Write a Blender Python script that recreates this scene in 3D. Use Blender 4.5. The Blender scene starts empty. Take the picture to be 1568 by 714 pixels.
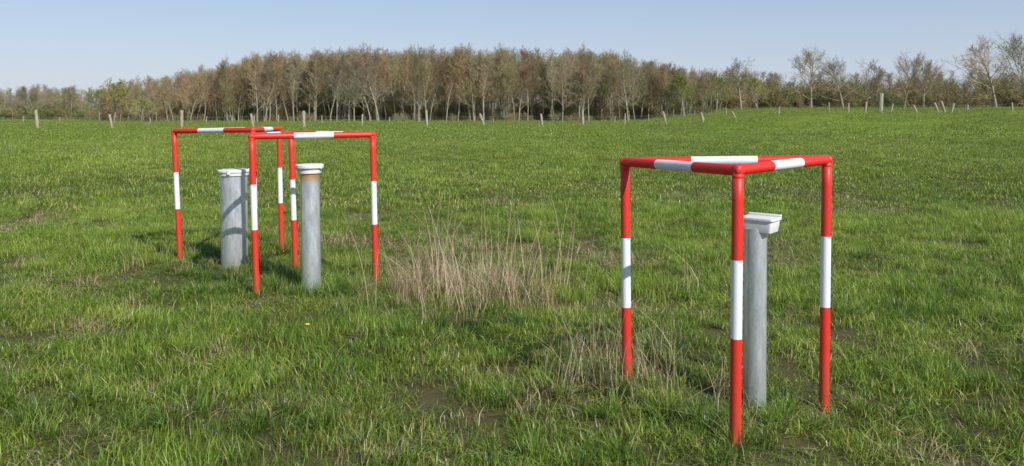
import bpy, bmesh, math, random
import numpy as np
from mathutils import Vector, Matrix
random.seed(7)
SC = bpy.context.scene
COL = SC.collection

# ------------------------------------------------------------------ helpers
def vnoise(x, y, scale, seed):
    r = np.random.RandomState(seed)
    g = r.rand(256, 256)
    u = np.asarray(x, float)/scale + 1000.0; v = np.asarray(y, float)/scale + 1000.0
    iu = np.floor(u).astype(int); iv = np.floor(v).astype(int)
    fu = u-iu; fv = v-iv
    fu = fu*fu*(3-2*fu); fv = fv*fv*(3-2*fv)
    a = g[iu % 256, iv % 256]; b = g[(iu+1) % 256, iv % 256]
    c = g[iu % 256, (iv+1) % 256]; d = g[(iu+1) % 256, (iv+1) % 256]
    return (a*(1-fu)+b*fu)*(1-fv)+(c*(1-fu)+d*fu)*fv
def ss(a, b, x):
    t = np.clip((np.asarray(x, float)-a)/(b-a), 0, 1)
    return t*t*(3-2*t)
def gh(x, y):
    x = np.asarray(x, float); y = np.asarray(y, float)
    z = -0.05 + 0.05*(vnoise(x, y, 2.6, 3)-.5) + 0.10*(vnoise(x, y, 14, 4)-.5)*ss(8, 30, y)
    z = z - 0.06*np.exp(-((x-1.9)**2+(y-4.5)**2)/0.5)
    z = z + 0.035*np.exp(-((x-.7)**2+(y-4.7)**2)/0.3) + 0.02*np.exp(-((x-1.1)**2+(y-3.8)**2)/0.2)
    z = z + 2.1*ss(14, 44, x)*ss(42, 112, y)
    return z
def ghs(x, y): return float(gh(np.array([x]), np.array([y]))[0])

def nodes_of(m):
    m.use_nodes = True
    nt = m.node_tree; nt.nodes.clear()
    return nt, nt.nodes, nt.links
def ramp(nt, fac, stops):
    n = nt.nodes.new('ShaderNodeValToRGB')
    cr = n.color_ramp
    while len(cr.elements) < len(stops): cr.elements.new(0.5)
    for e, (p, c) in zip(cr.elements, stops):
        e.position = p; e.color = (c[0], c[1], c[2], 1)
    nt.links.new(fac, n.inputs[0])
    return n.outputs[0]
def noise(nt, vec, scale, detail=3, rough=.55):
    n = nt.nodes.new('ShaderNodeTexNoise')
    n.inputs['Scale'].default_value = scale
    n.inputs['Detail'].default_value = detail
    n.inputs['Roughness'].default_value = rough
    nt.links.new(vec, n.inputs['Vector'])
    return n.outputs[0]
def mixc(nt, fac, a, b, mode='MIX'):
    n = nt.nodes.new('ShaderNodeMix'); n.data_type = 'RGBA'; n.blend_type = mode
    for s, v in ((n.inputs[0], fac), (n.inputs[6], a), (n.inputs[7], b)):
        if isinstance(v, (int, float)): s.default_value = v
        elif isinstance(v, tuple): s.default_value = (v[0], v[1], v[2], 1)
        else: nt.links.new(v, s)
    return n.outputs[2]
def attr(nt, name):
    n = nt.nodes.new('ShaderNodeAttribute'); n.attribute_name = name
    return n.outputs['Fac']
def math_(nt, op, a, b):
    n = nt.nodes.new('ShaderNodeMath'); n.operation = op
    for s, v in ((n.inputs[0], a), (n.inputs[1], b)):
        if isinstance(v, (int, float)): s.default_value = v
        else: nt.links.new(v, s)
    return n.outputs[0]
def foliage_out(nt, col, transl=.35, rough=.5, spec=.3):
    p = nt.nodes.new('ShaderNodeBsdfPrincipled')
    p.inputs['Roughness'].default_value = rough
    p.inputs['Specular IOR Level'].default_value = spec
    t = nt.nodes.new('ShaderNodeBsdfTranslucent')
    nt.links.new(col, p.inputs['Base Color']); nt.links.new(col, t.inputs['Color'])
    m = nt.nodes.new('ShaderNodeMixShader'); m.inputs[0].default_value = transl
    nt.links.new(p.outputs[0], m.inputs[1]); nt.links.new(t.outputs[0], m.inputs[2])
    o = nt.nodes.new('ShaderNodeOutputMaterial'); nt.links.new(m.outputs[0], o.inputs[0])
def diffuse_out(nt, col):
    d = nt.nodes.new('ShaderNodeBsdfDiffuse'); nt.links.new(col, d.inputs[0])
    o = nt.nodes.new('ShaderNodeOutputMaterial'); nt.links.new(d.outputs[0], o.inputs[0])

# ------------------------------------------------------------------ materials
def mat_grass(name, ca, cb, cc, base, transl=.35):
    m = bpy.data.materials.new(name); nt, N, L = nodes_of(m)
    g = N.new('ShaderNodeNewGeometry').outputs['Position']
    n1 = noise(nt, g, 1.3, 5, .65); n2 = noise(nt, g, .09, 4, .6)
    f = math_(nt, 'ADD', math_(nt, 'MULTIPLY', n1, .6), math_(nt, 'MULTIPLY', n2, .4))
    f = math_(nt, 'ADD', math_(nt, 'MULTIPLY', f, .78), math_(nt, 'MULTIPLY', attr(nt, 'r'), .22))
    c = ramp(nt, f, [(.41, ca), (.5, cb), (.58, cc)])
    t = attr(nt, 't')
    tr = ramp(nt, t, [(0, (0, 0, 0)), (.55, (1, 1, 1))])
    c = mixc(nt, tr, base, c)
    dead = ramp(nt, attr(nt, 'r'), [(.92, (0, 0, 0)), (.94, (1, 1, 1))])
    c = mixc(nt, dead, c, (.48, .41, .20))
    foliage_out(nt, c, transl, .40, .5)
    return m
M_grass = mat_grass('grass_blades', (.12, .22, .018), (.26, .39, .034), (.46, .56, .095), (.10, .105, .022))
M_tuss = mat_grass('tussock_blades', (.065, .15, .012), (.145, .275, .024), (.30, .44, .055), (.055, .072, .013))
def mat_straw():
    m = bpy.data.materials.new('dry_straw'); nt, N, L = nodes_of(m)
    c = ramp(nt, attr(nt, 'r'), [(0, (.16, .095, .05)), (.5, (.41, .30, .17)), (1, (.68, .57, .37))])
    foliage_out(nt, c, .2, .6, .2); return m
M_straw = mat_straw()
def mat_ground():
    m = bpy.data.materials.new('meadow_soil'); nt, N, L = nodes_of(m)
    g = N.new('ShaderNodeNewGeometry').outputs['Position']
    a = noise(nt, g, 3.0, 6, .7); b = noise(nt, g, .05, 4); d = noise(nt, g, 40, 4, .7)
    near = mixc(nt, a, (.05, .065, .018), (.15, .105, .055))
    far = mixc(nt, ramp(nt, b, [(.35, (0, 0, 0)), (.65, (1, 1, 1))]), (.14, .22, .023), (.24, .33, .036))
    sx = N.new('ShaderNodeSeparateXYZ'); L.new(g, sx.inputs[0])
    fy = N.new('ShaderNodeMapRange'); L.new(sx.outputs[1], fy.inputs[0])
    fy.inputs[1].default_value = 14; fy.inputs[2].default_value = 60
    c = mixc(nt, fy.outputs[0], near, far)
    c = mixc(nt, math_(nt, 'MULTIPLY', d, .4), c, (.04, .045, .02))
    p = N.new('ShaderNodeBsdfPrincipled'); p.inputs['Roughness'].default_value = .95
    p.inputs['Specular IOR Level'].default_value = .1
    L.new(c, p.inputs['Base Color'])
    bp = N.new('ShaderNodeBump'); bp.inputs['Strength'].default_value = .7; bp.inputs['Distance'].default_value = .04
    L.new(a, bp.inputs['Height']); L.new(bp.outputs[0], p.inputs['Normal'])
    o = N.new('ShaderNodeOutputMaterial'); L.new(p.outputs[0], o.inputs[0]); return m
M_ground = mat_ground()
def mat_paint(name, c1, c2, dirt, rough=.38):
    m = bpy.data.materials.new(name); nt, N, L = nodes_of(m)
    g = N.new('ShaderNodeTexCoord').outputs['Object']
    a = noise(nt, g, 9, 5, .6); b = noise(nt, g, 60, 4, .7)
    c = mixc(nt, a, c1, c2)
    f = ramp(nt, math_(nt, 'MULTIPLY', a, b), [(.31, (0, 0, 0)), (.46, (.7, .7, .7))])
    c = mixc(nt, f, c, dirt)
    # grass and soil splashes at the foot
    sz = N.new('ShaderNodeSeparateXYZ'); L.new(g, sz.inputs[0])
    ft = N.new('ShaderNodeMapRange'); L.new(sz.outputs[2], ft.inputs[0])
    ft.inputs[1].default_value = .3; ft.inputs[2].default_value = .0; ft.inputs[3].default_value = 0; ft.inputs[4].default_value = .9
    c = mixc(nt, math_(nt, 'MULTIPLY', ft.outputs[0], b), c, (.20, .10, .05))
    p = N.new('ShaderNodeBsdfPrincipled'); L.new(c, p.inputs['Base Color'])
    r = N.new('ShaderNodeMapRange'); L.new(b, r.inputs[0]); r.inputs[3].default_value = rough-.08; r.inputs[4].default_value = rough+.15
    L.new(r.outputs[0], p.inputs['Roughness'])
    bp = N.new('ShaderNodeBump'); bp.inputs['Strength'].default_value = .15; bp.inputs['Distance'].default_value = .002
    L.new(b, bp.inputs['Height']); L.new(bp.outputs[0], p.inputs['Normal'])
    o = N.new('ShaderNodeOutputMaterial'); L.new(p.outputs[0], o.inputs[0]); return m
M_red = mat_paint('red_paint', (.76, .030, .016), (.64, .024, .014), (.45, .08, .045), .42)
M_white = mat_paint('white_paint', (.80, .81, .82), (.74, .75, .77), (.55, .53, .48))
M_cap = mat_paint('white_plastic_cap', (.76, .76, .74), (.68, .68, .65), (.42, .40, .33), .5)
def mat_galv(name, rust_z=None):
    m = bpy.data.materials.new(name); nt, N, L = nodes_of(m)
    g = N.new('ShaderNodeTexCoord').outputs['Object']
    v = N.new('ShaderNodeTexVoronoi'); v.inputs['Scale'].default_value = 60; L.new(g, v.inputs['Vector'])
    mp = N.new('ShaderNodeMapping'); mp.inputs['Scale'].default_value = (16, 16, 3.4); L.new(g, mp.inputs[0])
    st = noise(nt, mp.outputs[0], 1.6, 6, .7)
    c = ramp(nt, st, [(.32, (.47, .51, .55)), (.5, (.64, .68, .71)), (.66, (.80, .83, .85))])
    c = mixc(nt, .2, c, v.outputs['Color'], 'SOFT_LIGHT')
    sz = N.new('ShaderNodeSeparateXYZ'); L.new(g, sz.inputs[0])
    ft = N.new('ShaderNodeMapRange'); L.new(sz.outputs[2], ft.inputs[0])
    ft.inputs[1].default_value = .4; ft.inputs[2].default_value = .0; ft.inputs[3].default_value = 0; ft.inputs[4].default_value = .6
    c = mixc(nt, math_(nt, 'MULTIPLY', ft.outputs[0], st), c, (.24, .22, .15))
    if rust_z is not None:
        rz = N.new('ShaderNodeMapRange'); L.new(sz.outputs[2], rz.inputs[0])
        rz.inputs[1].default_value = rust_z-.2; rz.inputs[2].default_value = rust_z
        rr = math_(nt, 'MULTIPLY', rz.outputs[0], math_(nt, 'ADD', st, .35))
        rf = ramp(nt, rr, [(.35, (0, 0, 0)), (.75, (.9, .9, .9))])
        c = mixc(nt, rf, c, (.62, .30, .05))
    p = N.new('ShaderNodeBsdfPrincipled'); L.new(c, p.inputs['Base Color'])
    p.inputs['Metallic'].default_value = .6
    rg = N.new('ShaderNodeMapRange'); L.new(st, rg.inputs[0]); rg.inputs[3].default_value = .24; rg.inputs[4].default_value = .40
    L.new(rg.outputs[0], p.inputs['Roughness'])
    o = N.new('ShaderNodeOutputMaterial'); L.new(p.outputs[0], o.inputs[0]); return m
M_galv = mat_galv('galvanized_steel'); M_galv_r = mat_galv('galvanized_steel_rusty', 1.08)
def per_tree(nt, col):
    """tree-to-tree brightness spread plus gentle stands of olive and brown"""
    oi = nt.nodes.new('ShaderNodeObjectInfo')
    w = nt.nodes.new('ShaderNodeTexWhiteNoise'); w.noise_dimensions = '1D'; nt.links.new(oi.outputs['Random'], w.inputs['W'])
    k = ramp(nt, w.outputs['Value'], [(0, (.60, .60, .61)), (.5, (.88, .88, .88)), (1, (1.14, 1.13, 1.12))])
    c = mixc(nt, 1.0, col, k, 'MULTIPLY')
    g = nt.nodes.new('ShaderNodeNewGeometry').outputs['Position']
    h = ramp(nt, noise(nt, g, .05, 2), [(.38, (.93, 1.05, .86)), (.5, (1.0, 1.0, .98)), (.62, (1.08, .95, .90))])
    return mixc(nt, 1.0, c, h, 'MULTIPLY')
def mat_bark(name, trunk, tws):
    m = bpy.data.materials.new(name); nt, N, L = nodes_of(m)
    oi = N.new('ShaderNodeObjectInfo').outputs['Random']
    g = N.new('ShaderNodeNewGeometry').outputs['Position']
    tw = per_tree(nt, ramp(nt, oi, tws))
    n = noise(nt, g, 1.5, 4)
    tk = mixc(nt, n, tuple(v*.45 for v in trunk), tuple(v*1.3 for v in trunk))
    c = mixc(nt, ramp(nt, attr(nt, 'r'), [(0, (0, 0, 0)), (.5, (1, 1, 1))]), tk, tw)
    diffuse_out(nt, c); return m
M_bark = mat_bark('bark', (.36, .335, .26), [(0, (.35, .285, .18)), (.3, (.37, .26, .165)), (.55, (.31, .30, .16)), (.8, (.35, .315, .24)), (1, (.33, .24, .16))])
def mat_leaf(name, stops):
    m = bpy.data.materials.new(name); nt, N, L = nodes_of(m)
    oi = N.new('ShaderNodeObjectInfo').outputs['Random']
    c = per_tree(nt, ramp(nt, oi, stops))
    c = mixc(nt, attr(nt, 'r'), mixc(nt, 1.0, c, (.6, .6, .6), 'MULTIPLY'), c)
    diffuse_out(nt, c); return m
M_bud = mat_leaf('spring_buds', [(0, (.35, .345, .12)), (.25, (.39, .28, .16)), (.5, (.31, .335, .11)), (.75, (.37, .345, .18)), (1, (.37, .265, .15))])
M_shrubleaf = mat_leaf('shrub_leaf', [(0, (.25, .28, .07)), (.4, (.28, .22, .12)), (.7, (.20, .26, .055)), (1, (.26, .25, .10))])
M_greenbud = mat_leaf('green_bud_leaf', [(0, (.27, .36, .08)), (1, (.33, .38, .10))])
def mat_wood():
    m = bpy.data.materials.new('weathered_wood'); nt, N, L = nodes_of(m)
    g = N.new('ShaderNodeTexCoord').outputs['Object']
    mp = N.new('ShaderNodeMapping'); mp.inputs['Scale'].default_value = (12, 12, 1.5); L.new(g, mp.inputs[0])
    c = ramp(nt, noise(nt, mp.outputs[0], 2, 5), [(.3, (.20, .17, .12)), (.7, (.46, .41, .31))])
    p = N.new('ShaderNodeBsdfPrincipled'); L.new(c, p.inputs['Base Color']); p.inputs['Roughness'].default_value = .85
    o = N.new('ShaderNodeOutputMaterial'); L.new(p.outputs[0], o.inputs[0]); return m
M_wood = mat_wood()
def mat_flat(name, c, rough=.6):
    m = bpy.data.materials.new(name); nt, N, L = nodes_of(m)
    g = N.new('ShaderNodeTexCoord').outputs['Object']
    cc = mixc(nt, noise(nt, g, 30, 3), tuple(v*.8 for v in c), c)
    p = N.new('ShaderNodeBsdfPrincipled'); L.new(cc, p.inputs['Base Color']); p.inputs['Roughness'].default_value = rough
    o = N.new('ShaderNodeOutputMaterial'); L.new(p.outputs[0], o.inputs[0]); return m
M_yellow = mat_flat('dandelion_petals', (.85, .62, .02)); M_stem = mat_flat('dandelion_stem', (.12, .2, .04))
M_wire = mat_flat('fence_wire', (.3, .3, .28))

# ------------------------------------------------------------------ ground
def axis(n, ext, k): return ext*np.sinh(np.linspace(-k, k, n))/math.sinh(k)
n = 321
gx = axis(n, 2500, 7.0); gy = axis(n, 2500, 7.0)
X, Y = np.meshgrid(gx, gy, indexing='ij'); Z = gh(X, Y)
V = np.stack([X.ravel(), Y.ravel(), Z.ravel()], 1)
ii, jj = np.meshgrid(np.arange(n-1), np.arange(n-1), indexing='ij')
a = (ii*n+jj).ravel()
F = np.stack([a, a+n, a+n+1, a+1], 1)
me = bpy.data.meshes.new('meadow_ground'); me.from_pydata(V.tolist(), [], F.tolist())
me.polygons.foreach_set('use_smooth', np.ones(len(F), bool)); me.materials.append(M_ground)
ground = bpy.data.objects.new('meadow_ground', me); COL.objects.link(ground)

# ------------------------------------------------------------------ scatter by geometry nodes
def scatter(name, variants, P, rot, scl, idx):
    n = len(P)
    me = bpy.data.meshes.new(name); me.vertices.add(n)
    me.vertices.foreach_set('co', np.asarray(P, np.float32).ravel())
    for nm, ty, key, d in (('rot', 'FLOAT_VECTOR', 'vector', rot), ('scl', 'FLOAT_VECTOR', 'vector', scl), ('idx', 'INT', 'value', idx)):
        at = me.attributes.new(nm, ty, 'POINT')
        at.data.foreach_set(key, np.asarray(d, np.int32 if ty == 'INT' else np.float32).ravel())
    ob = bpy.data.objects.new(name, me); COL.objects.link(ob)
    c = bpy.data.collections.new(name+'_parts')
    for i, m in enumerate(variants):
        o = bpy.data.objects.new('%s_part_%02d' % (name, i), m); c.objects.link(o); o.parent = ob
    ng = bpy.data.node_groups.new(name+'_scatter', 'GeometryNodeTree')
    ng.interface.new_socket('Geometry', in_out='INPUT', socket_type='NodeSocketGeometry')
    ng.interface.new_socket('Geometry', in_out='OUTPUT', socket_type='NodeSocketGeometry')
    N = ng.nodes; L = ng.links
    gi = N.new('NodeGroupInput'); go = N.new('NodeGroupOutput')
    iop = N.new('GeometryNodeInstanceOnPoints'); ci = N.new('GeometryNodeCollectionInfo')
    ci.inputs['Collection'].default_value = c
    ci.inputs['Separate Children'].default_value = True; ci.inputs['Reset Children'].default_value = True
    def na(nm, ty):
        k = N.new('GeometryNodeInputNamedAttribute'); k.data_type = ty; k.inputs['Name'].default_value = nm
        return k.outputs[0]
    L.new(gi.outputs[0], iop.inputs['Points']); L.new(ci.outputs[0], iop.inputs['Instance'])
    iop.inputs['Pick Instance'].default_value = True
    L.new(na('idx', 'INT'), iop.inputs['Instance Index'])
    L.new(na('rot', 'FLOAT_VECTOR'), iop.inputs['Rotation'])
    L.new(na('scl', 'FLOAT_VECTOR'), iop.inputs['Scale'])
    L.new(iop.outputs[0], go.inputs[0])
    md = ob.modifiers.new('scatter', 'NODES'); md.node_group = ng
    return ob

def blades(name, nb, radius, hmin, hmax, wmin, wmax, lean, mat, seed, clump=0., seg=3, rlo=0., rhi=1.):
    r = np.random.RandomState(seed)
    ang = r.rand(nb)*2*np.pi; rad = radius*np.sqrt(r.rand(nb))*(1-clump*.8)
    bx = rad*np.cos(ang); by = rad*np.sin(ang)
    h = hmin+(hmax-hmin)*r.rand(nb)**1.3; w = wmin+(wmax-wmin)*r.rand(nb)
    dirn = r.rand(nb)*2*np.pi
    if clump > 0: dirn = ang + r.randn(nb)*.5
    ln = np.abs(r.randn(nb))*lean+.08
    face = dirn + np.pi/2 + r.randn(nb)*.6
    rv = rlo+(rhi-rlo)*r.rand(nb)
    vs = []; ts = []
    for k in range(seg+1):
        t = k/seg
        off = h*ln*t**2; zz = h*(t - .35*np.minimum(ln, 1.2)*t**2) 
        cx = bx+off*np.cos(dirn); cy = by+off*np.sin(dirn); zz = zz-.02*(k == 0)
        ww = w*(1-t**1.6)*.5
        if k < seg:
            vs += [np.stack([cx-ww*np.cos(face), cy-ww*np.sin(face), zz], 1), np.stack([cx+ww*np.cos(face), cy+ww*np.sin(face), zz], 1)]
            ts += [np.full(nb, t)]*2
        else:
            vs += [np.stack([cx, cy, zz], 1)]; ts += [np.full(nb, t)]
    nv = len(vs)
    V = np.stack(vs, 1).reshape(-1, 3); T = np.stack(ts, 1).ravel(); R = np.repeat(rv, nv)
    base = np.arange(nb)*nv; faces = []
    for k in range(seg-1):
        faces += np.stack([base+2*k, base+2*k+1, base+2*k+3, base+2*k+2], 1).tolist()
    faces += np.stack([base+2*(seg-1), base+2*(seg-1)+1, base+2*seg], 1).tolist()
    me = bpy.data.meshes.new(name); me.from_pydata(V.tolist(), [], faces)
    for nm, d in (('t', T), ('r', R)):
        at = me.attributes.new(nm, 'FLOAT', 'POINT'); at.data.foreach_set('value', d.astype(np.float32))
    me.materials.append(mat)
    return me

RNG = np.random.RandomState(11)
def zone(y0, y1, dens, k=.75, m=2.0):
    W = k*y1+m; nn = int((y1-y0)*2*W*dens)
    x = (RNG.rand(nn)*2-1)*W; y = y0+RNG.rand(nn)*(y1-y0)
    ok = np.abs(x) < k*y+m
    return x[ok], y[ok]
def put(name, variants, x, y, s, hs=None, tilt=.12):
    n = len(x)
    P = np.stack([x, y, gh(x, y)], 1)
    rot = np.stack([RNG.randn(n)*tilt, RNG.randn(n)*tilt, RNG.rand(n)*6.283], 1)
    hs = s if hs is None else hs
    return scatter(name, variants, P, rot, np.stack([s, s, hs], 1), RNG.randint(0, len(variants), n))
def clusters(lst):
    xs, ys = [], []
    for (cx, cy, r, nn) in lst:
        xs.append(cx+RNG.randn(nn)*r); ys.append(cy+RNG.randn(nn)*r)
    return np.concatenate(xs), np.concatenate(ys)

# near
def hfield(x, y):
    h = .18+.78*vnoise(x, y, .40, 21)+.55*(vnoise(x, y, 1.9, 22)-.4)
    bare = ss(.62, .80, vnoise(x, y, 1.1, 23))
    return np.clip(h*(1-.65*bare), .14, 1.4)
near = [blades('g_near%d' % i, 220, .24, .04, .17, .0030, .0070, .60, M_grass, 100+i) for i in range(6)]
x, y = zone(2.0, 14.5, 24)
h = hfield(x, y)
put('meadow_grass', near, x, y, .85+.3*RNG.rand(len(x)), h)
tus = [blades('g_tus%d' % i, 90, .12, .10, .26, .003, .0070, .9, M_tuss, 200+i, clump=.5, seg=4) for i in range(5)]
x, y = zone(2.0, 16, 14)
keep = (vnoise(x, y, .6, 31) > .60) 
x, y = x[keep], y[keep]
x2, y2 = clusters([(-3.0, 8.35, .35, 20), (-3.6, 8.7, .2, 10), (-1.95, 7.25, .22, 10), (-2.3, 7.9, .25, 18), (-3.4, 9.4, .3, 10), (1.05, 4.1, .18, 14), (1.35, 4.35, .12, 6), (.72, 4.7, .12, 5), (.45, 4.5, .25, 8), (1.85, 4.5, .15, 6)])
x = np.concatenate([x, x2]); y = np.concatenate([y, y2])
put('tussock_grass', tus, x, y, .4+.6*RNG.rand(len(x)))
# mid
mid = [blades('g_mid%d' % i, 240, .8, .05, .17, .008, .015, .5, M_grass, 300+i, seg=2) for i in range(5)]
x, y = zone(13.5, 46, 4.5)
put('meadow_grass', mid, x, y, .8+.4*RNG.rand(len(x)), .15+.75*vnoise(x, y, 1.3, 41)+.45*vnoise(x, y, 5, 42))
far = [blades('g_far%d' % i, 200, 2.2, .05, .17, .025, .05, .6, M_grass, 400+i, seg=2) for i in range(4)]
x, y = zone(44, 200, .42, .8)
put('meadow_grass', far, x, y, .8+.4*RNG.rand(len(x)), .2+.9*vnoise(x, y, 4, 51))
# dry thatch litter
dryl = [blades('d_low%d' % i, 60, .16, .03, .13, .0025, .005, 1.6, M_straw, 500+i) for i in range(4)]
x, y = zone(2.0, 16, 26)
f = ss(.66, .86, vnoise(x, y, 1.1, 23))*.6+.03
for (cx, cy, r, a) in ((.55, 5.0, .5, .6), (1.25, 4.35, .45, .7), (-.55, 7.2, .55, 1.), (-.5, 3.80, .26, 1), (2.05, 3.80, .22, 1), (-4.0, 7.3, .5, .3), (1.7, 4.5, .35, .4), (-2.4, 8.0, .5, .4), (.1, 6.9, .5, .6), (-.6, 7.6, .5, .8)):
    f = np.maximum(f, a*np.exp(-((x-cx)**2+(y-cy)**2)/(r*r)))
k = RNG.rand(len(x)) < f
x, y = x[k], y[k]
put('dry_grass', dryl, x, y, .8+.5*RNG.rand(len(x)), tilt=.2)
# tall straw
tall = [blades('d_tall%d' % i, 14, .12, .20, .62, .0028, .0046, .55, M_straw, 600+i, seg=5) for i in range(4)]
stalk = [blades('d_stalk%d' % i, 3, .10, .8, 1.25, .0044, .0066, .2, M_straw, 620+i, seg=6, rlo=.45) for i in range(4)]
x, y = clusters([(-.60, 7.3, .27, 78), (-1.0, 7.2, .15, 9), (.1, 7.25, .24, 24), (.56, 4.85, .20, 13), (1.05, 4.75, .25, 8), (.45, 5.4, .25, 6), (-.4, 6.6, .35, 6), (-3.9, 8.3, .3, 2), (1.75, 6.9, .2, 3)])
put('tall_dry_grass', tall, x, y, .65+.5*RNG.rand(len(x)), tilt=.2)
x, y = clusters([(-.68, 7.3, .28, 14), (.12, 7.2, .22, 8), (1.0, 4.8, .3, 5), (.58, 4.9, .2, 4)])
sc = np.where(y < 6, .55, 1.1)*(.8+.35*RNG.rand(len(x)))
put('tall_dry_grass', stalk, x, y, sc, tilt=.13)

# ------------------------------------------------------------------ tubes / barriers
def frame(d):
    d = d.normalized()
    u = d.cross(Vector((0, 0, 1))) if abs(d.z) < .95 else d.cross(Vector((0, 1, 0)))
    u.normalize(); return u, d.cross(u).normalized()
def tube_mesh(name, p0, p1, r, bands, mats, cap0=True, cap1=True, sides=32):
    p0 = Vector(p0); p1 = Vector(p1); d = p1-p0; Ln = d.length; dn = d/Ln
    u, v = frame(dn)
    rings = []
    if cap0:
        for k in range(5):
            a = math.pi/2*k/5; rings.append((-r*.55*math.cos(a), max(r*math.sin(a)**.7, .0005), bands[0][1]))
    cur = 0.
    for (e, mi) in bands:
        rings.append((cur, r, mi)); 
        if e-cur > .05:
            nsub = 3
            for q in range(1, nsub): rings.append((cur+(e-cur)*q/nsub, r, mi))
        cur = e
    rings.append((Ln, r, bands[-1][1]))
    if cap1:
        for k in range(4, -1, -1):
            a = math.pi/2*k/5; rings.append((Ln+r*.55*math.cos(a), max(r*math.sin(a)**.7, .0005), bands[-1][1]))
    vs = []; fs = []; mi = []
    for (s, rad, m) in rings:
        for j in range(sides):
            a = 2*math.pi*j/sides
            vs.append(p0+dn*s+u*rad*math.cos(a)+v*rad*math.sin(a))
    for i in range(len(rings)-1):
        for j in range(sides):
            fs.append((i*sides+j, i*sides+(j+1) % sides, (i+1)*sides+(j+1) % sides, (i+1)*sides+j)); mi.append(rings[i][2])
    fs.append(tuple(range(sides))[::-1]); mi.append(rings[0][2])
    fs.append(tuple((len(rings)-1)*sides+j for j in range(sides))); mi.append(rings[-1][2])
    me = bpy.data.meshes.new(name); me.from_pydata([tuple(q) for q in vs], [], fs)
    for m in mats: me.materials.append(m)
    me.polygons.foreach_set('material_index', mi)
    me.polygons.foreach_set('use_smooth', [True]*len(fs)); me.update()
    return me
def empty(name, loc):
    e = bpy.data.objects.new(name, None); e.location = loc; e.empty_display_size = .2; COL.objects.link(e); return e
def child(name, me, par, world=True):
    o = bpy.data.objects.new(name, me); COL.objects.link(o); o.parent = par
    if world: o.matrix_parent_inverse = Matrix.Translation(-Vector(par.location))
    return o
R = .0285
def barrier(posts, loc):
    e = empty('red_white_safety_barrier', loc)
    tops = []
    for i, (b, t, zl, zh) in enumerate(posts):
        top = Vector(t); bot = Vector((b[0], b[1], 0)); dirv = top-bot
        p0 = bot - dirv*.25; Ln = (top-p0).length
        def sz(z): return (z-p0.z)/(top.z-p0.z)*Ln
        me = tube_mesh('post', p0, top, R, [(sz(zl), 0), (sz(zh), 1), (Ln, 0)], [M_red, M_white], False, False)
        child('post_%d' % (i+1), me, e); tops.append(top)
        me = tube_mesh('weld', top-dirv.normalized()*.034, top-dirv.normalized()*.028, R+.0015, [(.006, 0)], [M_red], True, True)
        child('weld_%d' % (i+1), me, e)
    for k, (i, j) in enumerate(((0, 1), (1, 2), (2, 0))):
        a, b = tops[i], tops[j]; d = (b-a).normalized()
        a2 = a-d*.014+Vector((0, 0, .001*k)); b2 = b+d*.014+Vector((0, 0, .001*k)); Ln = (b2-a2).length
        me = tube_mesh('rail', a2, b2, R-.0005*k, [(Ln*.34, 0), (Ln*.66, 1), (Ln, 0)], [M_red, M_white])
        child('rail_%d' % (k+1), me, e)
    return e
barrier([((1.111, 3.90), (1.124, 3.90, 1.361), .525, .915),
         ((.698, 4.76), (.686, 4.76, 1.348), .467, .888),
         ((1.824, 4.58), (1.840, 4.58, 1.371), .513, .925)], (1.2, 4.4, 0))
barrier([((-2.363, 7.25), (-2.41, 7.25, 1.426), .562, .98),
         ((-1.333, 7.67), (-1.365, 7.67, 1.432), .554, .977),
         ((-2.25, 8.15), (-2.30, 8.15, 1.428), .53, .95)], (-2, 7.7, 0))
barrier([((-3.763, 8.88), (-3.83, 8.88, 1.435), .554, .969),
         ((-2.758, 9.38), (-2.79, 9.38, 1.450), .564, .986),
         ((-2.70, 8.28), (-2.74, 8.28, 1.460), .56, .98)], (-3, 8.9, 0))

# ------------------------------------------------------------------ pipes
def lathe(name, prof, mats, sides=48, squash=None):
    vs = []; fs = []
    for (r, z) in prof:
        for j in range(sides):
            a = 2*math.pi*j/sides; vs.append((r*math.cos(a), r*math.sin(a), z))
    m = len(prof)
    for i in range(m-1):
        for j in range(sides): fs.append((i*sides+j, i*sides+(j+1) % sides, (i+1)*sides+(j+1) % sides, (i+1)*sides+j))
    fs.append(tuple((m-1)*sides+j for j in range(sides))); fs.append(tuple(range(sides))[::-1])
    me = bpy.data.meshes.new(name); me.from_pydata(vs, [], fs)
    for q in mats: me.materials.append(q)
    me.polygons.foreach_set('use_smooth', [True]*len(fs)); me.update()
    return me
def sharp(ob, ang=35):
    md = ob.modifiers.new('split', 'EDGE_SPLIT'); md.split_angle = math.radians(ang)
def box_part(w, d, h, taper, bev, zc):
    bm = bmesh.new(); bmesh.ops.create_cube(bm, size=1)
    for v in bm.verts:
        s = taper if v.co.z < 0 else 1
        v.co = Vector((v.co.x*w*s, v.co.y*d*s, v.co.z*h+zc))
    vert_e = [e for e in bm.edges if abs(e.verts[0].co.z-e.verts[1].co.z) > h*.5]
    bmesh.ops.bevel(bm, geom=vert_e, offset=bev, segments=5, affect='EDGES', profile=.5)
    he = [e for e in bm.edges if len(e.link_faces) == 2 and e.calc_face_angle(0) > .9]
    bmesh.ops.bevel(bm, geom=he, offset=.003, segments=3, affect='EDGES', profile=.5)
    return bm
def pipe(loc, r, ztop, tilt, mat):
    e = empty('galvanized_well_pipe', loc)
    me = lathe('pipe', [(r, -.3-loc[2]), (r, .2), (r, .6), (r, ztop), (r-.006, ztop), (r-.006, ztop-.02)], [mat])
    o = child('steel_pipe', me, e, False); sharp(o)
    e.rotation_euler = tilt
    return e
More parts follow.
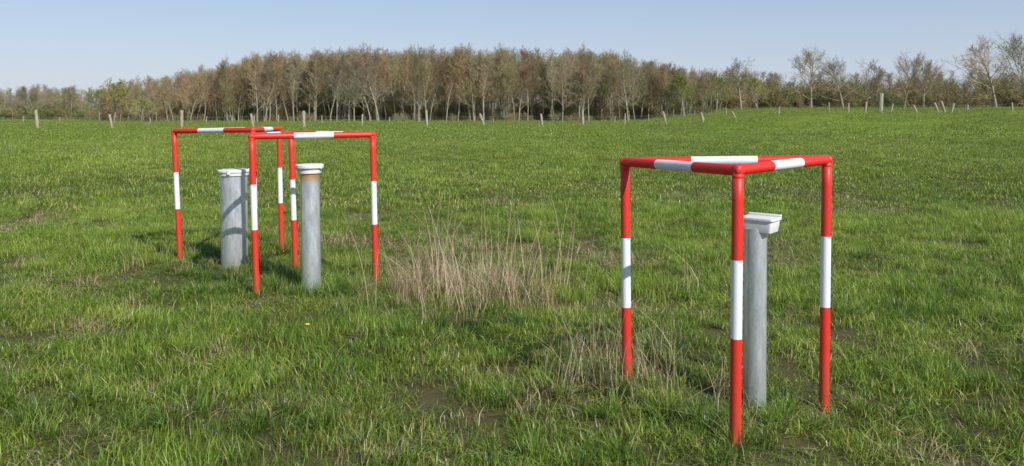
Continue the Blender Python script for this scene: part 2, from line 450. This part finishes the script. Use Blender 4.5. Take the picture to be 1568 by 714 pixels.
# right pipe with square hinged cover
e = pipe((1.393, 4.5, 0), .064, .985, (0, math.radians(.3), 0), M_galv)
bm = box_part(.182, .150, .066, .90, .014, .999)
bm2 = box_part(.194, .160, .018, .99, .016, 1.0415)
bm3 = box_part(.194, .018, .012, 1.0, .005, 1.0570)
for nm, b, off in (('cap_body', bm, (.028, 0, 0)), ('cap_lid', bm2, (.030, -.002, 0)), ('cap_hinge_ridge', bm3, (.030+.066*math.sin(math.radians(38)), -.002+.066*math.cos(math.radians(38)), 0))):
    mm = bpy.data.meshes.new(nm); b.to_mesh(mm); b.free(); mm.materials.append(M_cap)
    mm.polygons.foreach_set('use_smooth', [True]*len(mm.polygons))
    o = child(nm, mm, e, False); o.location = off; o.rotation_euler = (0, 0, math.radians(-38)); sharp(o, 40)
# middle pipe (thin, rusty below the cap)
e = pipe((-1.895, 7.4, 0), .090, 1.10, (0, math.radians(-.8), 0), M_galv_r)
me = lathe('cap', [(.097, 1.078), (.105, 1.076), (.108, 1.09), (.108, 1.108), (.122, 1.118), (.130, 1.128), (.131, 1.15), (.126, 1.158), (.10, 1.162), (.02, 1.164)], [M_cap])
o = child('pipe_cap', me, e, False); sharp(o, 30)
me = lathe('lug', [(.018, 1.12), (.02, 1.125), (.02, 1.158), (.012, 1.166)], [M_cap], 20)
o = child('cap_lug', me, e, False); o.location = (.112, -.04, 0); sharp(o, 30)
# wide pipe
e = pipe((-3.045, 8.6, 0), .142, .99, (0, math.radians(-.5), 0), M_galv)
me = lathe('cap', [(.147, .962), (.158, .960), (.160, .97), (.160, .988), (.170, .994), (.172, 1.012), (.166, 1.02), (.13, 1.024), (.02, 1.026)], [M_cap])
o = child('pipe_cap', me, e, False); sharp(o, 30)
for k in range(3):
    me = lathe('lug', [(.018, .975), (.022, .98), (.022, 1.016), (.012, 1.024)], [M_cap], 20)
    a = math.radians(-90+k*120); o = child('cap_lug_%d' % (k+1), me, e, False); o.location = (.16*math.cos(a), .16*math.sin(a), 0); sharp(o, 30)

# ------------------------------------------------------------------ dandelion
e = empty('dandelion', (-1.47, 5.58, ghs(-1.47, 5.58)))
me = tube_mesh('stem', (0, 0, 0), (.01, 0, .17), .003, [(.17, 0)], [M_stem], sides=8); child('stem', me, e, False)
bm = bmesh.new()
for k in range(60):
    a = k*2.4; rr = .024*math.sqrt((k+5)/65); zt = .185-.4*rr
    c = Vector((.01, 0, .17)); d = Vector((math.cos(a), math.sin(a), 0)); s = Vector((-d.y, d.x, 0))*.0035
    q = [c+d*.002, c+d*rr*.7-s+Vector((0, 0, .014)), c+d*rr+Vector((0, 0, .012)), c+d*rr*.7+s+Vector((0, 0, .016))]
    bm.faces.new([bm.verts.new(v) for v in q])
mm = bpy.data.meshes.new('petals'); bm.to_mesh(mm); bm.free(); mm.materials.append(M_yellow); child('petals', mm, e, False)

# ------------------------------------------------------------------ trees
class MB:
    def __init__(s): s.v = []; s.f = []; s.r = []; s.m = []
    def tube(s, pts, rad, lev, sides):
        b0 = len(s.v)
        for i, p in enumerate(pts):
            d = (pts[min(i+1, len(pts)-1)]-pts[max(i-1, 0)])
            u, w = frame(d)
            for j in range(sides):
                a = 2*math.pi*j/sides
                s.v.append(tuple(p+u*rad[i]*math.cos(a)+w*rad[i]*math.sin(a))); s.r.append(lev)
        for i in range(len(pts)-1):
            for j in range(sides):
                s.f.append((b0+i*sides+j, b0+i*sides+(j+1) % sides, b0+(i+1)*sides+(j+1) % sides, b0+(i+1)*sides+j)); s.m.append(0)
    def leaf(s, p, size, rng):
        b0 = len(s.v); d = Vector((rng.gauss(0, 1), rng.gauss(0, 1), rng.gauss(0, 1))).normalized(); u, w = frame(d)
        for (a, b) in ((-.5, -.3), (.5, -.4), (.1, .6)):
            s.v.append(tuple(p+u*a*size+w*b*size)); s.r.append(rng.random())
        s.f.append((b0, b0+1, b0+2)); s.m.append(1)
    def mesh(s, name, mats):
        me = bpy.data.meshes.new(name); me.from_pydata(s.v, [], s.f)
        at = me.attributes.new('r', 'FLOAT', 'POINT'); at.data.foreach_set('value', np.array(s.r, np.float32))
        for m in mats: me.materials.append(m)
        me.polygons.foreach_set('material_index', s.m); me.update()
        return me
def tree_mesh(name, seed, H, style, leafp, leafmat, lsz=(.05, .11)):
    rng = random.Random(seed); mb = MB()
    P = {'wood': dict(n=[26, 7, 5, 3], l=[.35, .45, .48, .5], start=.28, ang=(18, 42), trop=.085, tr=.0075),
         'round': dict(n=[22, 9, 6, 4], l=[.50, .45, .46, .5], start=.20, ang=(35, 72), trop=.05, tr=.019),
         'oval': dict(n=[26, 8, 5, 3], l=[.41, .45, .46, .5], start=.2, ang=(26, 53), trop=.055, tr=.0090),
         'shrub': dict(n=[12, 9, 6, 4], l=[.8, .45, .5, .5], start=.0, ang=(10, 70), trop=.03, tr=.012)}[style]
    def grow(p, d, Ln, rad, lev):
        nseg = {0: 9, 1: 5, 2: 3, 3: 2, 4: 1}[lev]; pts = [p.copy()]; q = p.copy(); dd = d.normalized()
        wob = .05 if lev == 0 else .14
        for i in range(nseg):
            dd = (dd+Vector((rng.gauss(0, wob), rng.gauss(0, wob), rng.gauss(0, wob)+(P['trop'] if lev > 0 else 0)))).normalized()
            q = q+dd*Ln/nseg; pts.append(q.copy())
        tip = {0: .12, 1: .2, 2: .3, 3: .5, 4: .6}[lev]
        rads = [rad*(1-(1-tip)*i/nseg) for i in range(nseg+1)]
        if lev == 0: rads[0] *= 1.35
        mb.tube(pts, rads, {0: 0, 1: .25, 2: .6, 3: .85, 4: 1}[lev], {0: 7, 1: 4, 2: 3, 3: 3, 4: 3}[lev])
        if lev == 4:
            if rng.random() < leafp:
                mb.leaf(pts[-1], rng.uniform(*lsz), rng)
            return
        n = P['n'][lev]
        for c in range(n):
            lo = P['start'] if lev == 0 else .18
            t = lo+(1-lo)*((c+rng.random())/n)**(.85 if lev == 0 else 1)
            t = min(t, .99); k = int(t*nseg); fr = t*nseg-k
            pp = pts[k].lerp(pts[min(k+1, nseg)], fr); ax = (pts[min(k+1, nseg)]-pts[k]).normalized()
            u, w = frame(ax); az = c*2.4+rng.uniform(-.6, .6)
            a = math.radians(rng.uniform(*P['ang'])) if lev == 0 else math.radians(rng.uniform(20, 52))
            if lev == 0: a *= (1.15-.55*t)
            nd = ax*math.cos(a)+(u*math.cos(az)+w*math.sin(az))*math.sin(a)
            if lev == 0:
                shape = {'wood': (1.0-.58*t)*(.7 if t < .38 else 1), 'round': (.62+.55*math.sin(math.pi*min(t*1.05, 1)**.9))*(1-.45*t), 'oval': (1-.62*t), 'shrub': 1}[style]
                ln = H*P['l'][0]*shape*rng.uniform(.7, 1.2)
            else: ln = Ln*P['l'][lev]*rng.uniform(.6, 1.25)*(1.1-.4*t)
            rr = max(rads[k]*(.5 if lev == 0 else .5), .010 if lev >= 2 else .02)
            grow(pp, nd, ln, rr, lev+1)
    if style == 'shrub':
        for c in range(P['n'][0]):
            a = rng.uniform(0, 6.28); t = math.radians(rng.uniform(*P['ang']))
            grow(Vector((rng.gauss(0, .3), rng.gauss(0, .3), -.1)), Vector((math.sin(t)*math.cos(a), math.sin(t)*math.sin(a), math.cos(t))), H*rng.uniform(.5, 1)*(1-.4*t/1.5), .03, 1)
    else:
        grow(Vector((0, 0, -.3)), Vector((rng.gauss(0, .03), rng.gauss(0, .03), 1)), H*(.90 if style != 'round' else .8), H*P['tr'], 0)
    return mb.mesh(name, [M_bark, leafmat])
wood = [tree_mesh('wood%d' % i, 50+i, 13., 'wood' if i % 2 else 'oval', [.25, .6, .35, .1, .5, .15, .6][i], M_bud) for i in range(7)]
shrub = [tree_mesh('shrub%d' % i, 70+i, 4.5, 'shrub', [.9, .4, .8, .5][i], M_shrubleaf, (.07, .14)) for i in range(4)]
R2 = np.random.RandomState(5)
def put_trees(name, variants, x, y, h, Href, wk=1.0):
    n = len(x); s = h/Href
    P = np.stack([x, y, gh(x, y)], 1)
    rot = np.stack([R2.randn(n)*.035, R2.randn(n)*.035, R2.rand(n)*6.283], 1)
    w = s*(.85+.4*R2.rand(n))*wk
    scatter(name, variants, P, rot, np.stack([w, w, s], 1), R2.randint(0, len(variants), n))
# main woodland
n = 600
x = -70+R2.rand(n)*108; y = 132+R2.rand(n)*46
prof_x = [-75, -69, -60, -52, -45, -37, -26, -14, 0, 12, 20, 25, 31, 37, 42]
prof_h = [5, 7.5, 9.0, 10.5, 12.2, 12.8, 13.3, 13.5, 13.2, 13.0, 12.2, 10.4, 8.4, 7, 6]
h = np.interp(x*140/y, prof_x, prof_h)*(.84+.20*R2.rand(n))*(1+(y-140)*.0025)
put_trees('woodland_trees', wood, x, y, h, 13.)
n = 260
x = -72+R2.rand(n)*110; y = 132+R2.rand(n)*50
put_trees('woodland_undergrowth', shrub, x, y, 1.2+3.6*R2.rand(n)*(y > 140)+1.0*R2.rand(n), 4.5)
# distant tree belts
n = 360
x = -330+R2.rand(n)*660; y = 235+R2.rand(n)*45
put_trees('distant_tree_belt', wood, x, y, 8.3+2.3*R2.rand(n), 13., 1.3)
n = 300
x = -330+R2.rand(n)*660; y = 228+R2.rand(n)*40
put_trees('distant_hedge', shrub, x, y, 4+3*R2.rand(n), 4.5, 1.3)
n = 190
x = -230+R2.rand(n)*158; y = 168+R2.rand(n)*26
put_trees('distant_tree_belt', wood, x, y, 6.0+1.8*R2.rand(n), 13., 1.3)
n = 190
x = -230+R2.rand(n)*160; y = 165+R2.rand(n)*20
put_trees('distant_hedge', shrub, x, y, 2.6+2.6*R2.rand(n), 4.5, 1.2)
n = 280
x = 30+R2.rand(n)*120; y = 165+R2.rand(n)*30
put_trees('hedge_row', shrub, x, y, 3.8+3.6*R2.rand(n), 4.5, 1.0)
n = 140
x = 34+R2.rand(n)*110; y = 170+R2.rand(n)*28
put_trees('hedgerow_trees', wood, x, y, 6.5+3.2*R2.rand(n), 13., 1.2)
# individual trees on the right
rnd = [tree_mesh('round%d' % i, 90+i, 11., 'round', [.25, .5, .1][i], M_bud) for i in range(3)]
grn = [tree_mesh('roundg%d' % i, 95+i, 8., 'round', 1.0, M_greenbud, (.08, .16)) for i in range(2)]
for (tx, ty, th, k, mesh_l, Hr) in (
        (41.5, 142, 10.2, 0, rnd, 11.), (56.5, 148, 12.4, 1, rnd, 11.), (63, 149, 10.9, 2, rnd, 11.), (70, 155, 10.6, 0, rnd, 11.),
        (77, 154, 12.2, 2, rnd, 11.), (84, 160, 11, 1, rnd, 11.), (86.5, 140, 14.2, 0, rnd, 11.), (93, 142, 14.8, 1, rnd, 11.),
        (100, 140, 14, 2, rnd, 11.), (50, 160, 9.5, 2, rnd, 11.), (28.5, 130, 7.6, 0, grn, 8.), (36, 138, 6.9, 1, grn, 8.), (47, 150, 7, 0, grn, 8.),
        (-66, 130, 7.6, 1, grn, 8.), (-70, 133, 6.2, 0, grn, 8.), (-61, 129, 4.6, 0, grn, 8.), (-47, 130, 4.2, 1, grn, 8.)):
    o = bpy.data.objects.new('bare_tree' if mesh_l is rnd else 'budding_tree', mesh_l[k]); COL.objects.link(o)
    o.location = (tx, ty, ghs(tx, ty)); s = th/Hr; o.scale = (s, s, s); o.rotation_euler = (0, 0, tx)

# ------------------------------------------------------------------ fences
def post_mesh(h, r, seed):
    rng = random.Random(seed); mb = MB(); pts = [Vector((0, 0, -.3)), Vector((0, 0, h*.5)), Vector((0, 0, h-.03)), Vector((0, 0, h))]
    mb.tube(pts, [r*1.05, r, r*.95, r*.7], 0, 9)
    b0 = len(mb.v)-9; mb.f.append(tuple(range(b0, b0+9))); mb.m.append(0)
    for i in range(len(mb.v)):
        v = mb.v[i]; mb.v[i] = (v[0]*rng.uniform(.92, 1.08), v[1], v[2]+(rng.uniform(-.03, .03) if i >= b0 else 0))
    me = mb.mesh('fence_post', [M_wood]); return me
def fence(posts, wires=True):
    e = empty('pasture_fence', (posts[0][0], posts[0][1], 0)); tops = []
    for i, (px, py, h, r, lean) in enumerate(posts):
        z = ghs(px, py); me = post_mesh(h, r, i); o = child('post_%d' % (i+1), me, e)
        o.location = (px, py, z); o.rotation_euler = (random.uniform(-.04, .04), lean, random.uniform(0, 3) if abs(lean) < .05 else 0)
        tops.append((px, py, z, h))
    if wires:
        mb = MB()
        for a, b in zip(tops[:-1], tops[1:]):
            for f in (.45, .85):
                p = Vector((a[0], a[1], a[2]+min(a[3], 1.4)*f)); q = Vector((b[0], b[1], b[2]+min(b[3], 1.4)*f))
                mb.tube([p, (p+q)/2-Vector((0, 0, .04)), q], [.006]*3, 0, 4)
        o = child('wires', mb.mesh('wires', [M_wire]), e)
fence([(-53.9, 70, 1.7, .12, 0), (-49.4, 72, 1.8, .11, .05), (-46, 76, 1.9, .15, -.12), (-40.8, 80, 1.5, .12, -.2), (-35.4, 84, 1.9, .17, 0), (-28.4, 86, 1.55, .13, -.15), (-22.3, 84, 1.85, .17, .02),
       (-17.6, 92, 1.5, .11, .03), (-9.1, 84, 1.9, .14, -.05), (-3.4, 96, 1.6, .15, -.35), (3.7, 96, 1.5, .14, -.1), (8.5, 94, 1.9, .14, .02), (13.8, 96, 1.6, .09, 0), (19.3, 98, 1.7, .14, -.25), (23.4, 96, 1.3, .12, -.2)])
rr = random.Random(3)
fence([(-95+i*5.5+rr.uniform(-1.6, 1.6), 118+rr.uniform(-2, 2), rr.uniform(.8, 1.3), rr.uniform(.06, .09), rr.uniform(-.12, .12)) for i in range(24)])
fence([(24.5, 100, 1.0, .1, -.3), (28, 98, 1.1, .13, -.5), (33, 97, 1.1, .1, .1), (38, 94, 1.3, .08, 0), (39.5, 92, 1.2, .09, 0), (41, 91, 1.3, .12, .1), (42.3, 90, 2.3, .26, 0), (43.5, 90, 1.1, .1, .2), (46.5, 90, 1.0, .12, -.4),
       (50, 92, 1.2, .15, -.35), (50.8, 92, 1.4, .15, -.3), (51.6, 92, 1.1, .14, .2), (54, 93, .9, .1, .1), (60, 94, 1.1, .1, 0), (66, 95, 1.2, .12, .1)])

# ------------------------------------------------------------------ light, sky, camera
el = math.radians(37); az = math.atan2(.62, -.79)
sd = Vector((math.sin(az)*math.cos(el), math.cos(az)*math.cos(el), math.sin(el)))
sun = bpy.data.lights.new('sun', 'SUN'); sun.energy = 5.0; sun.angle = math.radians(.5); sun.color = (1, .97, .92)
so = bpy.data.objects.new('sun', sun); COL.objects.link(so); so.rotation_euler = (-sd).to_track_quat('-Z', 'Y').to_euler(); so.location = (20, -20, 30)
w = bpy.data.worlds.new('World'); SC.world = w; w.use_nodes = True
nt = w.node_tree; nt.nodes.clear()
sk = nt.nodes.new('ShaderNodeTexSky'); sk.sky_type = 'NISHITA'; sk.sun_disc = False
sk.sun_elevation = el; sk.sun_rotation = az; sk.air_density = 1.0; sk.dust_density = .4; sk.ozone_density = 3.0
# thin spring haze: the lowest part of the sky fades towards a pale blue-grey
tc = nt.nodes.new('ShaderNodeTexCoord'); sp = nt.nodes.new('ShaderNodeSeparateXYZ'); nt.links.new(tc.outputs['Generated'], sp.inputs[0])
mr = nt.nodes.new('ShaderNodeMapRange'); nt.links.new(sp.outputs[2], mr.inputs[0])
mr.inputs[1].default_value = 0.; mr.inputs[2].default_value = .45; mr.inputs[3].default_value = .88; mr.inputs[4].default_value = 0.
hz = ramp(nt, sp.outputs[2], [(0.0, (.60, .65, .76)), (.16, (.43, .52, .72))])
vm = nt.nodes.new('ShaderNodeVectorMath'); vm.operation = 'SCALE'; nt.links.new(hz, vm.inputs[0]); vm.inputs[3].default_value = 1/.12
skm = mixc(nt, mr.outputs[0], sk.outputs[0], vm.outputs[0])
bg = nt.nodes.new('ShaderNodeBackground'); bg.inputs[1].default_value = .12
ow = nt.nodes.new('ShaderNodeOutputWorld'); nt.links.new(skm, bg.inputs[0]); nt.links.new(bg.outputs[0], ow.inputs[0])
cam = bpy.data.cameras.new('camera'); co = bpy.data.objects.new('camera', cam); COL.objects.link(co)
co.location = (0, 0, 1.65); co.rotation_euler = (math.radians(90), 0, 0)
cam.sensor_width = 36; cam.lens = 36*1200/1568; cam.shift_y = -(357-172)/1568; cam.clip_start = .05; cam.clip_end = 6000
SC.camera = co
SC.view_settings.view_transform = 'Standard'; SC.view_settings.look = 'None'; SC.view_settings.exposure = 0; SC.view_settings.gamma = 1
